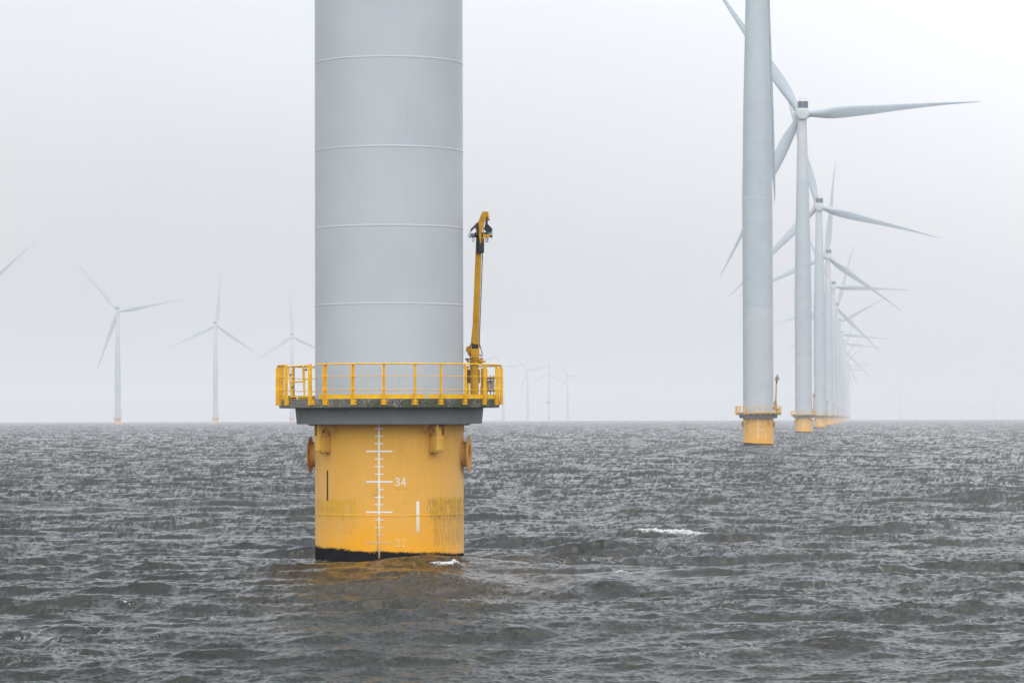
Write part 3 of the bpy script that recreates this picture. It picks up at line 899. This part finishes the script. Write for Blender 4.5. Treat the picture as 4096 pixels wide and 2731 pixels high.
ordn = ['', '', 'third', 'fourth', 'fifth', 'sixth', 'seventh', 'eighth', 'ninth', 'tenth', 'eleventh', 'twelfth', 'thirteenth', 'fourteenth', 'fifteenth', 'sixteenth', 'seventeenth']
ang_r = {2: 3.6, 3: -14.8, 4: -35.4, 5: -3.2, 6: -45.8, 7: 27.7, 8: -6.8, 9: -7.5, 10: -46.5, 11: -67.3, 12: -77.3, 13: 2, 14: -3, 15: 30, 16: -20}
note = {2: 'its long blade pointing level right', 3: 'a blade sloping gently down right', 4: 'one blade straight up, one falling right',
        5: 'a level blade to the right', 6: 'its blade falling steeply right', 7: 'hazy, one blade rising right',
        8: 'pale, level blade to the right', 9: 'pale, blade nearly level', 10: 'faint, blade falling right'}
T2 = None
for n in range(2, 17):
    lim = {2: 2, 3: 2, 4: 2, 5: 2, 6: 2}.get(n, 3 if n < 10 else 5)
    lb = '%s wind turbine of the right-hand row, %s' % (ordn[n], note.get(n, 'a faint shape in haze'))
    o = copy_turbine(T1, turbine_pos(n), lim, lb, GR, 0 if n != 4 else 6, ang_r[n])
    # far foundations carry no legible number
    for p in list(o.children):
        if p.name.startswith('foundation_pile'):
            for q in list(p.children):
                if q.name.startswith('painted_number'): bpy.data.objects.remove(q)

left = {0: (40.4, 'cut by the left picture edge, only one blade in view'), 1: (9.6, 'one blade reaching right'),
        2: (84.0, 'faint blade straight up'), 3: (92.5, 'just left of big tower'),
        4: (70, 'hidden behind the big tower'), 5: (20, 'hidden behind the big tower'), 6: (50, 'hidden'), 7: (15, 'behind the crane column of the nearest platform'),
        8: (5, 'just right of the nearest railing'), 9: (10, 'a blade hanging down left'), 10: (-30, 'two blades drooping either side'),
        11: (1.5, 'a level blade to the right')}
for n, (a, lb) in left.items():
    if n in (4, 5, 6): continue
    d = 2157 + 402.5 * n
    x = {0: -375, 1: -330, 2: -286, 3: -241}.get(n, -375 + 44.9 * n)
    if n == 1: d = 2570
    lbs = {0: 'hazy wind turbine ', 1: 'first whole wind turbine of the left-hand row, ', 2: 'second whole wind turbine from the left, ', 3: 'third whole wind turbine from the left, ',
           7: 'distant wind turbine ', 8: 'first of four ghostly turbines on the horizon, ', 9: 'second of four ghostly turbines on the horizon, ',
           10: 'third of four ghostly turbines on the horizon, ', 11: 'last of four ghostly turbines on the horizon, '}[n]
    o = copy_turbine(T1, (x, d, curv(x, d)), 3 if n < 4 else 5, (lbs + lb)[:110], GL, {1: 3, 2: -8, 3: -4}.get(n, 0), a)
    for p in list(o.children):
        if p.name.startswith('foundation_pile'):
            for q in list(p.children):
                if q.name.startswith('painted_number'): bpy.data.objects.remove(q)
# two more on the far right, almost lost in the haze
for k, (x, d, lb) in enumerate(((1176, 9300, 'left one of two turbines almost lost in haze on the right horizon'), (1460, 9310, 'right one of two turbines almost lost in haze near the right picture edge'))):
    o = copy_turbine(T1, (x, d, curv(x, d)), 6, lb, 'wind turbines lost in the haze on the right', 0, 80 + 30 * k)
    for p in list(o.children):
        if p.name.startswith('foundation_pile'):
            for q in list(p.children):
                if q.name.startswith(('painted_number', 'draught', 'depth')): bpy.data.objects.remove(q)

# ---------------------------------------------------------------- small far things
sb = empty('sailboat', (-612, 4200, curv(612, 4200)), rad(80))
mb = MB()
hs = [(-4.2, .55), (-3, 1.2), (0, 1.5), (2.5, 1.0), (4.6, .05)]
vs = []; fs = []
for x, w in hs:
    vs += [(x, -w, 1.1), (x, -w * .6, 0), (x, 0, -.5), (x, w * .6, 0), (x, w, 1.1)]
for k in range(4):
    for i in range(4): fs.append((k * 5 + i, k * 5 + i + 1, k * 5 + i + 6, k * 5 + i + 5))
    fs.append((k * 5, k * 5 + 5, k * 5 + 9, k * 5 + 4))
fs += [(0, 1, 2, 3, 4), (20, 24, 23, 22, 21)]
mb.add(vs, fs); mb.rbox((-.6, 0, 1.4), (3.2, 1.6, .6), .2); mb.build('hull', M_hull, sb)
mb = MB(); mb.cyl((.6, 0, 1.1), (.6, 0, 10.2), .09, 8, .05); mb.cyl((.6, 0, 2.3), (-3.4, 0, 2.3), .07, 8); mb.cyl((.6, -.9, 6), (.6, .9, 6), .03, 6)
mb.build('mast', M_hull, sb)
tag(sb, 'tiny sailboat with bare mast on the hazy horizon at left', 'boat')

def gull(loc, rz, span, label, up):
    g = empty('seagull', loc, rz)
    mb = MB()
    body = [(-.26, .01), (-.18, .04), (-.05, .065), (.08, .06), (.17, .035), (.22, .038), (.26, .03), (.31, .004)]
    mb.lathe([(r, z) for z, r in body], 12, Matrix.Rotation(rad(90), 4, 'Y'))
    mb.build('body', M_bird, g)
    for s_ in (-1, 1):
        w = MB()
        pts = [(0, .0, .11), (.25, .14 * up, .12), (.45, .16 * up, .09), (.68, .05 * up, .02)]
        vs = []; fs = []
        for d, z, c in pts:
            y = s_ * (.03 + d * span)
            vs += [(c * .8, y, z + .01), (c * .8, y, z - .004), (-c, y, z - .004), (-c, y, z + .01)]
        for k in range(3):
            for i in range(4):
                j = (i + 1) % 4; fs.append((k * 4 + i, k * 4 + j, k * 4 + 4 + j, k * 4 + 4 + i))
        fs += [(0, 3, 2, 1), (12, 13, 14, 15)]
        w.add(vs, fs); w.build('wing', M_bird, g)
    tag(g, label, 'bird', 'seagulls over the sea')
gull((7.9, 670, 7.9), rad(60), .95, 'tiny gull with raised wings in front of the third ghostly turbine', 1.6)
gull((105, 700, 6.5), rad(95), .9, 'tiny gull low over the horizon at far right', -.4)

# ---------------------------------------------------------------- the sea
def fft_tile(L, N, lo, hi, lam_p, alpha, wdir, spread, seed, chop):
    rng = np.random.default_rng(seed)
    k1 = 2 * np.pi * np.fft.fftfreq(N, L / N)
    kx, ky = np.meshgrid(k1, k1, indexing='ij')
    k = np.hypot(kx, ky); k[0, 0] = 1
    th = np.arctan2(ky, kx) - wdir
    dd = np.abs(np.cos(th / 2)) ** (2 * spread)
    dd /= (np.abs(np.cos(np.linspace(-np.pi, np.pi, 721) / 2)) ** (2 * spread)).mean() * 2 * np.pi
    kp = 2 * np.pi / lam_p
    S_ = alpha / 2 * k ** -4 * np.exp(-1.25 * (kp / k) ** 2) * dd
    S_[(k < lo) | (k >= hi)] = 0; S_[0, 0] = 0
    a = np.sqrt(2 * S_) * (2 * np.pi / L)
    h = a * np.exp(2j * np.pi * rng.random((N, N)))
    def inv(z): return (np.fft.ifft2(z) * N * N).real.astype(np.float32)
    H = inv(h)
    dx = inv(-1j * kx / k * h) * chop; dy = inv(-1j * ky / k * h) * chop
    sx = inv(1j * kx * h); sy = inv(1j * ky * h)
    jxx = inv(kx * kx / k * h) * -chop; jyy = inv(ky * ky / k * h) * -chop
    return dict(L=L, N=N, H=H, dx=dx * -1, dy=dy * -1, sx=sx, sy=sy, div=jxx + jyy)

def sample(t, key, X, Y, rot=0.0, ox=0.0, oy=0.0):
    c, s_ = math.cos(rot), math.sin(rot)
    u = (X * c + Y * s_ + ox) / t['L'] * t['N']; v = (-X * s_ + Y * c + oy) / t['L'] * t['N']
    i = np.floor(u).astype(np.int64); j = np.floor(v).astype(np.int64)
    fu = (u - i).astype(np.float32); fv = (v - j).astype(np.float32)
    i %= t['N']; j %= t['N']; i2 = (i + 1) % t['N']; j2 = (j + 1) % t['N']
    outs = []
    for kk in key:
        A = t[kk]
        outs.append(A[i, j] * (1 - fu) * (1 - fv) + A[i2, j] * fu * (1 - fv) + A[i, j2] * (1 - fu) * fv + A[i2, j2] * fu * fv)
    return outs

def vnoise(X, Y, scale, seed):
    rng = np.random.default_rng(seed); N = 256
    A = rng.random((N, N)).astype(np.float32)
    u = X / scale; v = Y / scale
    i = np.floor(u).astype(np.int64); j = np.floor(v).astype(np.int64)
    fu = u - i; fv = v - j
    fu = fu * fu * (3 - 2 * fu); fv = fv * fv * (3 - 2 * fv)
    i %= N; j %= N
    return A[i, j] * (1 - fu) * (1 - fv) + A[(i + 1) % N, j] * fu * (1 - fv) + A[i, (j + 1) % N] * (1 - fu) * fv + A[(i + 1) % N, (j + 1) % N] * fu * fv

WDIR = rad(-78)             # waves run towards the viewer, slightly from the left
CAPS = [(6.6, 123.6, 3.7, .92, 1.2), (3.07, 92.8, 0.7, 1.0, .0), (-2.02, 96.3, 1.0, 1.0, .1), (19.47, 132.8, 0.9, .8, 0), (2.17, 188.2, 1.07, .6, 0), (-108.73, 685.9, 3.2, 1, 0), (-101.08, 760.6, 4.0, 1, 0),
        (-9.88, 78.4, 0.7, .5, -.1), (-2.89, 77.6, 0.4, .6, 0), (12.65, 82.6, 0.5, .6, 0), (30.05, 223.5, 1.6, .6, 0), (17.99, 173.8, 1.0, .6, 0),
        (-65.8, 982.5, 4.5, 1, 0), (-55.11, 589.9, 3.0, .9, 0), (33.55, 595.7, 3.4, 1, 0), (101.35, 683.5, 3.4, 1, 0), (-30.97, 192.4, 0.9, .7, 0), (-15.2, 135.6, 0.7, .7, 0), (-14.66, 194.1, 1.0, .8, 0),
        (7.37, 359.4, 1.6, .8, 0), (45.98, 403.0, 2.4, .9, 0), (38.19, 298.5, 1.8, .7, 0), (-20.06, 129.8, 0.6, .6, 0), (70, 420, 2.5, .9, 0), (25, 300, 1.5, .6, 0), (-60, 380, 2.2, .8, 0), (60, 520, 3, .9, 0), (15, 460, 2, .9, 0), (90, 1100, 6, 1, 0), (-30, 900, 4, 1, 0), (30, 1300, 6, 1, 0), (86.5, 900, 3.5, 1, 0)]
STREAKS = [(-8.6, 62.5, 1.6, 3.5), (-10.0, 66, 1.6, 3), (-7.5, 73, 1.2, 3), (4.1, 63, 1.4, 2.5), (9, 84, 1.6, 3.5), (12, 88, 1.5, 3), (6.2, 105, 3, 3), (20, 160, 3, 6), (14, 150, 2.5, 5), (26, 205, 4, 8), (30, 260, 5, 10), (23, 178, 2, 5), (17, 118, 1.4, 3), (19.5, 130, 1.6, 4), (11, 96, 1.6, 3), (28, 230, 3, 8), (10.5, 72, 1.2, 2.5), (2.5, 100, 2, 3), (-1.5, 92.0, 1.8, 1.3), (-.6, 90, 1.4, 1.1)]

_r = np.random.default_rng(21)
for _k in range(34):
    _d = 230 * (5.0 ** _r.random()); _a = (_r.random() - .5) * .34
    CAPS.append((_d * math.sin(_a), _d, (.5 + .8 * _r.random()) * (1 + _d / 260), .55 + .4 * _r.random(), (_r.random() - .5) * .8))
def build_sea():
    tA = fft_tile(233.0, 1024, 0.10, 3.2, 11.5, 0.024, WDIR, 10.0, 11, 1.1)
    tB = fft_tile(41.3, 1024, 3.2, 26.0, 12.0, 0.027, WDIR, 6.0, 12, 0.9)
    tC = fft_tile(9.7, 512, 26.0, 110.0, 12.0, 0.045, WDIR, 4.0, 13, 0.5)
    # rows (distance from the viewer's foot point) and columns (bearing)
    rows = [1.5]
    while rows[-1] < 50: rows.append(rows[-1] + max(.09, min(.2, rows[-1] * .012)))
    rows = [r for r in rows if r < 49.9]
    r = 50.0
    while r < 12500:
        rows.append(r)
        px = r * r / (3072 * CAMZ)
        r += max(0.055, min(px * .42, r * .010)) if r < 400 else max(px * .22 if px * .22 < r * .01 else r * .01, .4)
    rows = np.array(rows)
    half = rad(13.2)
    dense = np.linspace(-half, half, 1150)
    wide = rad(34)
    side = np.linspace(half, wide, 480)[1:]
    rest = np.linspace(wide, 2 * np.pi - wide, 260)[1:-1]
    cols = np.concatenate([dense, side, rest, 2 * np.pi - side[::-1]])
    R_, B_ = np.meshgrid(rows, cols, indexing='ij')
    X0 = (R_ * np.sin(B_)).ravel(); Y0 = (R_ * np.cos(B_)).ravel()
    X = X0.astype(np.float64); Y = Y0.astype(np.float64)
    gust = vnoise(X + Y * .25, Y, 17, 1) * .5 + vnoise(X, Y * .8, 43, 2) * .5
    gust = 0.40 + 1.2 * gust
    # eddies in the lee of the nearest foundation calm the small ripples
    wx, wy = -1.5, 92.0
    lee = np.exp(-((X - wx) / 7.0) ** 2 - ((Y - wy) / 11.0) ** 2)
    lee2 = np.exp(-((X - 5) / 4.5) ** 2 - ((Y - 90) / 6.0) ** 2)
    calm = 1 - .55 * lee - .35 * lee2
    fine = gust * calm
    swell = 0.70 + .60 * (.6 * vnoise(X, Y, 47, 3) + .4 * vnoise(X, Y, 19, 4))
    H = np.zeros_like(X, dtype=np.float32); DX = H.copy(); DY = H.copy(); SX = H.copy(); SY = H.copy(); DV = H.copy()
    for t, rot, w in ((tA, 0.0, swell), (tB, rad(17), fine), (tC, rad(-31), fine)):
        h, dx, dy, sx, sy, dv = sample(t, ('H', 'dx', 'dy', 'sx', 'sy', 'div'), X, Y, rot)
        c, s_ = math.cos(rot), math.sin(rot)
        H += h * w; DX += (dx * c - dy * s_) * w; DY += (dx * s_ + dy * c) * w
        SX += (sx * c - sy * s_) * w; SY += (sx * s_ + sy * c) * w
        if t is tA: DV += dv * w
    # cross-chop thrown back by the nearest foundation
    near = (np.abs(X - wx) < 22) & (np.abs(Y - wy) < 34)
    def cross(x, y):
        u = vnoise(x + .5 * y, y * .8, 2.1, 31) + .45 * vnoise(x - .3 * y, y, .95, 32) + .22 * vnoise(x, y, .43, 33)
        return .17 * (1 - np.abs(u - .85) * 1.7)
    xn, yn = X[near], Y[near]; cn = (lee[near] * .9 * np.clip((np.hypot(xn + 4.14, yn - 103.6) - 3.2) / 4, 0, 1)).astype(np.float32); e_ = .04
    H[near] += cn * (cross(xn, yn) - .06)
    SX[near] += cn * (cross(xn + e_, yn) - cross(xn - e_, yn)) / (2 * e_)
    SY[near] += cn * (cross(xn, yn + e_) - cross(xn, yn - e_)) / (2 * e_)
    # breaking crests
    foam = np.zeros_like(H)
    for cx, cy, L, amt, tilt in CAPS:
        wd = max(.16, L * (.11 if L < 4.1 or cy > 200 else .075))
        m = (np.abs(X - cx) < L * 1.6 + 1) & (np.abs(Y - cy) < max(L * (1.3 + 1.6 * abs(tilt)), 3) + 1)
        if not m.any(): continue
        x = X[m] - cx; y = Y[m] - cy - tilt * x - .06 * L * np.sin(x / L * 9 + cx)
        depthw = wd * (1 + cy / 260.0)
        along = np.clip(1 - (np.abs(x) / (L * .62)) ** 2, 0, 1) * (.55 + .9 * vnoise(x + cx * 7, y, max(.3, L * .17), 9))
        nz = vnoise(x + cx * 3, y * 2, .11 * max(1, cy / 90), 5)
        e = along * np.exp(-((y) / depthw) ** 2)
        H[m] += (.10 + .03 * L) * e * amt * (1 if cy < 200 else .6) + .05 * (nz - .5) * e
        SY[m] += -.25 * e * y / depthw
        foam[m] = np.maximum(foam[m], np.clip(e * 1.9 * amt - .35 * (1 - along) + .0, 0, 1))
    lace = np.zeros_like(H)
    for cx, cy, lx, ly in STREAKS:
        e = np.exp(-((X - cx - .25 * (Y - cy)) / lx) ** 2 - ((Y - cy) / ly) ** 2)
        lace = np.maximum(lace, e.astype(np.float32))
    d0_ = np.hypot(X + 4.14, Y - 103.6)
    lace = np.maximum(lace, (.9 * np.exp(-((d0_ - 2.7) / .55) ** 2)).astype(np.float32))
    # natural whitecaps where the crests pinch together
    crest = np.clip((-DV - np.percentile(-DV, 99.6)) * 4, 0, 1) * (vnoise(X, Y, 31, 7) > .45)
    foam = np.maximum(foam, crest * .85)
    fade = np.clip(1 - (np.hypot(X, Y) - 3500) / 4000, .25, 1)
    # the water piles up a little and gets rough round the pile
    d0 = np.hypot(X + 4.14, Y - 103.6)
    H += (.04 * np.exp(-((d0 - 2.8) / .8) ** 2)).astype(np.float32)
    # from low down only the wave faces that lean towards the viewer are seen: where the rows are
    # too coarse to hide the backs, the slopes take the distribution of the visible faces
    Rr = np.hypot(X, Y); rx, ry = X / Rr, Y / Rr
    t = SX * rx + SY * ry; far = Rr > 60
    sg = t[far].std()
    q = np.clip(0.5 * (1 + np.tanh(0.7978845608 * (t / sg + 0.044715 * (t / sg) ** 3))), 1e-4, 1 - 1e-4)
    tv = sg * np.sqrt(-2 * np.log(1 - q)) - .42 * sg
    wv = np.clip((Rr - 60) / 170, 0, 1); wv = wv * wv * (3 - 2 * wv)
    SX += (tv - t) * rx * wv; SY += (tv - t) * ry * wv
    px_, py_ = X + DX, Y + DY
    Zs = H - (X * X + Y * Y) / RE2
    nr, ncl = len(rows), len(cols)
    co = np.empty((nr * ncl, 3), dtype=np.float32)
    co[:, 0] = px_; co[:, 1] = py_; co[:, 2] = Zs
    idx = np.arange(nr * ncl).reshape(nr, ncl)
    a = idx[:-1, :]; b = np.roll(idx, -1, axis=1)[:-1, :]; c = np.roll(idx, -1, axis=1)[1:, :]; d = idx[1:, :]
    quads = np.stack([a, d, c, b], axis=-1).reshape(-1, 4)
    me = bpy.data.meshes.new('water')
    me.vertices.add(len(co)); me.vertices.foreach_set('co', co.ravel())
    me.loops.add(quads.size); me.loops.foreach_set('vertex_index', quads.ravel().astype(np.int32))
    me.polygons.add(len(quads))
    me.polygons.foreach_set('loop_start', (np.arange(len(quads)) * 4).astype(np.int32))
    me.polygons.foreach_set('use_smooth', np.ones(len(quads), dtype=bool))
    me.update(calc_edges=True)
    at = me.attributes.new('wave_normal', 'FLOAT_VECTOR', 'POINT')
    nv = np.stack([-SX, -SY, np.ones_like(SX)], -1).astype(np.float32)
    nv /= np.linalg.norm(nv, axis=1, keepdims=True)
    at.data.foreach_set('vector', nv.ravel())
    at = me.attributes.new('foam', 'FLOAT', 'POINT'); at.data.foreach_set('value', foam.astype(np.float32))
    at = me.attributes.new('lace', 'FLOAT', 'POINT'); at.data.foreach_set('value', lace.astype(np.float32))
    o = bpy.data.objects.new('water', me); COL.objects.link(o)
    tag(o, 'choppy grey green sea with scattered whitecaps', None, None, 'structure')
    print('sea verts', len(co), 'Hs', 4 * H.std(), 'slope', SX.std(), SY.std(), 'div p99.9', np.percentile(-DV, 99.9))
    return o
sea = build_sea()

def mat_water():
    m, nt, b, out = nodemat('sea_water')
    N = NB(nt)
    geo = N.n('ShaderNodeNewGeometry')
    pos = geo.outputs['Position']
    an = N.n('ShaderNodeAttribute', attribute_name='wave_normal')
    af = N.n('ShaderNodeAttribute', attribute_name='foam')
    al = N.n('ShaderNodeAttribute', attribute_name='lace')
    # turbid water body, patches of more silt
    silt = N.ss(N.noise(N.mapping(pos, (.05, .05, 0)), 1.0, 4, .6), .35, .7)
    body = N.mix(silt, (0.007, 0.0115, 0.0075), (0.014, 0.017, 0.009))
    # brown reflection of the nearest foundation, painted into the water body colour
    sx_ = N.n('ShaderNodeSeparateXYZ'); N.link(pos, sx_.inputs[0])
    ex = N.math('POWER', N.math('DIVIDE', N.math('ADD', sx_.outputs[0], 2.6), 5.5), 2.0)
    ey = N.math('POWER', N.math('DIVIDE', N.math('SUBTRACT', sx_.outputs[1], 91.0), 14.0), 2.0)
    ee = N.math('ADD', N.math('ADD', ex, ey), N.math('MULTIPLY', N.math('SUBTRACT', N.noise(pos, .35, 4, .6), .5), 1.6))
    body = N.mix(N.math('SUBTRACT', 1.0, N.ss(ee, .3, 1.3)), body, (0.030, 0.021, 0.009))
    # foam
    fn = N.noise(N.mapping(pos, (2.2, 1.1, 1)), 6.0, 8, .8)
    fm = N.ss(N.math('ADD', N.math('MULTIPLY', af.outputs['Fac'], 1.0), N.math('MULTIPLY', N.math('SUBTRACT', fn, .5), 4.5)), .50, .85)
    fm = N.math('MULTIPLY', fm, N.ss(af.outputs['Fac'], .02, .15))
    vor = N.n('ShaderNodeTexNoise'); vor.inputs['Scale'].default_value = 1.1; vor.inputs['Detail'].default_value = 8
    vor.inputs['Roughness'].default_value = .68; vor.inputs['Distortion'].default_value = 1.6
    N.link(N.mapping(pos, (1.3, .55, 1)), vor.inputs['Vector'])
    rid = N.math('ABSOLUTE', N.math('SUBTRACT', vor.outputs['Fac'], .5))
    lc = N.math('MULTIPLY', N.math('SUBTRACT', 1.0, N.ss(rid, .0, .040)), N.ss(al.outputs['Fac'], .25, .9))
    lc = N.math('MULTIPLY', lc, N.ss(N.noise(pos, 1.7, 3), .45, .62))
    lc = N.math('MULTIPLY', lc, .55)
    fo = N.math('MAXIMUM', fm, lc)
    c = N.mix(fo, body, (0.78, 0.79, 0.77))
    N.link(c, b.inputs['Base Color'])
    rr = N.math('ADD', N.math('MULTIPLY', fo, .5), .17)
    N.link(rr, b.inputs['Roughness'])
    b.inputs['IOR'].default_value = 1.333; b.inputs['Specular IOR Level'].default_value = 0.42
    # capillary ripples
    bp = N.n('ShaderNodeBump')
    bp.inputs['Strength'].default_value = 1.0
    bp.inputs['Distance'].default_value = 0.022
    rp = N.noise(N.mapping(pos, (5, 8, 4)), 1.0, 5, .6)
    h = N.math('ADD', rp, N.math('MULTIPLY', N.math('MULTIPLY', fo, fn), 4.0))
    N.link(h, bp.inputs['Height'])
    N.link(an.outputs['Vector'], bp.inputs['Normal'])
    N.link(bp.outputs[0], b.inputs['Normal'])
    return m
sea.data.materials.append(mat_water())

# ---------------------------------------------------------------- haze
HAZE = 0.00027
me = bpy.data.meshes.new('haze')
mb = MB(); mb.box((0, 6000, 68), (26000, 26000, 180))
hz = mb.build('haze', M_black, None)
m = bpy.data.materials.new('sea_haze'); m.use_nodes = True
nt = m.node_tree; nt.nodes.clear()
o_ = nt.nodes.new('ShaderNodeOutputMaterial'); pv = nt.nodes.new('ShaderNodeVolumePrincipled')
pv.inputs['Color'].default_value = (0.965, 0.972, 1.0, 1)
pv.inputs['Density'].default_value = HAZE
pv.inputs['Anisotropy'].default_value = 0.0
nt.links.new(pv.outputs[0], o_.inputs['Volume'])
hz.data.materials.clear(); hz.data.materials.append(m)
hz.visible_shadow = True
tag(hz, 'pale sea haze', None, None, 'stuff')

# ---------------------------------------------------------------- sky and sun
SUN_EL, SUN_AZ = rad(66), rad(32)       # behind the thin cloud, ahead and to the right
w = bpy.data.worlds.new('World'); S.world = w; w.use_nodes = True
nt = w.node_tree; nt.nodes.clear(); N = NB(nt)
wo = N.n('ShaderNodeOutputWorld')
sky = N.n('ShaderNodeTexSky', sky_type='NISHITA'); sky.sun_disc = False
sky.sun_elevation = SUN_EL; sky.sun_rotation = SUN_AZ; sky.dust_density = 5; sky.air_density = 1.0
bg1 = N.n('ShaderNodeBackground'); N.link(sky.outputs[0], bg1.inputs[0]); bg1.inputs[1].default_value = 0.05
tc = N.n('ShaderNodeTexCoord').outputs['Generated']
nrm = N.n('ShaderNodeVectorMath', operation='NORMALIZE'); N.link(tc, nrm.inputs[0])
sep = N.n('ShaderNodeSeparateXYZ'); N.link(nrm.outputs[0], sep.inputs[0])
zc = N.math('MAXIMUM', sep.outputs[2], 0.0)
back = N.ss(N.math('MULTIPLY', sep.outputs[1], -1.0), -0.35, 0.6)      # unseen sky behind the viewer, brightened to light the camera-side faces
low = N.math('MULTIPLY', N.ss(zc, 0.02, 0.17), 0.20)
ov = N.math('ADD', N.math('ADD', N.math('MULTIPLY', zc, 0.25), 0.56), low)
ov = N.math('MULTIPLY', ov, N.math('SUBTRACT', 1.0, N.math('MULTIPLY', N.ss(zc, 0.13, 0.42), 0.80)))      # sky ahead above the view, dimmed so the sea reflects darker
ov = N.math('ADD', ov, N.math('MULTIPLY', back, N.math('ADD', N.math('MULTIPLY', zc, 3.0), 0.72)))
dot = N.n('ShaderNodeVectorMath', operation='DOT_PRODUCT'); N.link(nrm.outputs[0], dot.inputs[0])
sd = (math.sin(SUN_AZ) * math.cos(SUN_EL), math.cos(SUN_AZ) * math.cos(SUN_EL), math.sin(SUN_EL))
dot.inputs[1].default_value = (math.sin(rad(22)) * math.cos(rad(12)), math.cos(rad(22)) * math.cos(rad(12)), math.sin(rad(12)))      # a thinner patch of cloud low on the right
glow = N.math('MULTIPLY', N.math('POWER', N.math('MAXIMUM', dot.outputs['Value'], 0.0), 30.0), 0.6)
cl = N.math('SUBTRACT', N.noise(N.mapping(nrm.outputs[0], (2.2, 2.2, 5)), 1.6, 4, .5), .5)
ov = N.math('MULTIPLY', N.math('ADD', ov, glow), N.math('ADD', N.math('MULTIPLY', cl, .22), 1.0))
cmb = N.mix(N.ss(zc, 0.0, .5), (0.915, 0.945, 1.0), (0.95, 0.975, 1.0))
bg2 = N.n('ShaderNodeBackground'); N.link(cmb, bg2.inputs[0]); N.link(ov, bg2.inputs[1])
ad = N.n('ShaderNodeAddShader'); N.link(bg1.outputs[0], ad.inputs[0]); N.link(bg2.outputs[0], ad.inputs[1])
N.link(ad.outputs[0], wo.inputs[0])

sl = bpy.data.lights.new('sun', 'SUN'); sl.energy = 0.5; sl.angle = rad(35); sl.color = (1, .97, .93)
so = bpy.data.objects.new('sun', sl); COL.objects.link(so)
so.rotation_euler = Vector(sd).to_track_quat('Z', 'Y').to_euler()

# ---------------------------------------------------------------- camera
cam = bpy.data.cameras.new('camera'); co_ = bpy.data.objects.new('camera', cam); COL.objects.link(co_)
cam.sensor_width = 36; cam.lens = 36 * 12288 / 4096
cam.clip_start = .5; cam.clip_end = 40000
pitch = math.atan((1669.0 - 1365.5) / 12288)
co_.location = (0, 0, CAMZ)
roll = rad(-0.16)
co_.matrix_world = Matrix.Translation((0, 0, CAMZ)) @ Matrix.Rotation(rad(90) + pitch, 4, 'X') @ Matrix.Rotation(roll, 4, 'Z')
S.camera = co_

S.view_settings.view_transform = 'Standard'
S.view_settings.look = 'None'
S.view_settings.exposure = 0.0
S.view_settings.gamma = 1
cy_ = S.cycles
cy_.max_bounces = 6; cy_.diffuse_bounces = 3; cy_.glossy_bounces = 3; cy_.transmission_bounces = 2
cy_.volume_bounces = 2
cy_.use_denoising = True
try: cy_.denoiser = 'OPENIMAGEDENOISE'
except Exception: pass
cy_.sample_clamp_indirect = 6
S.render.film_transparent = False
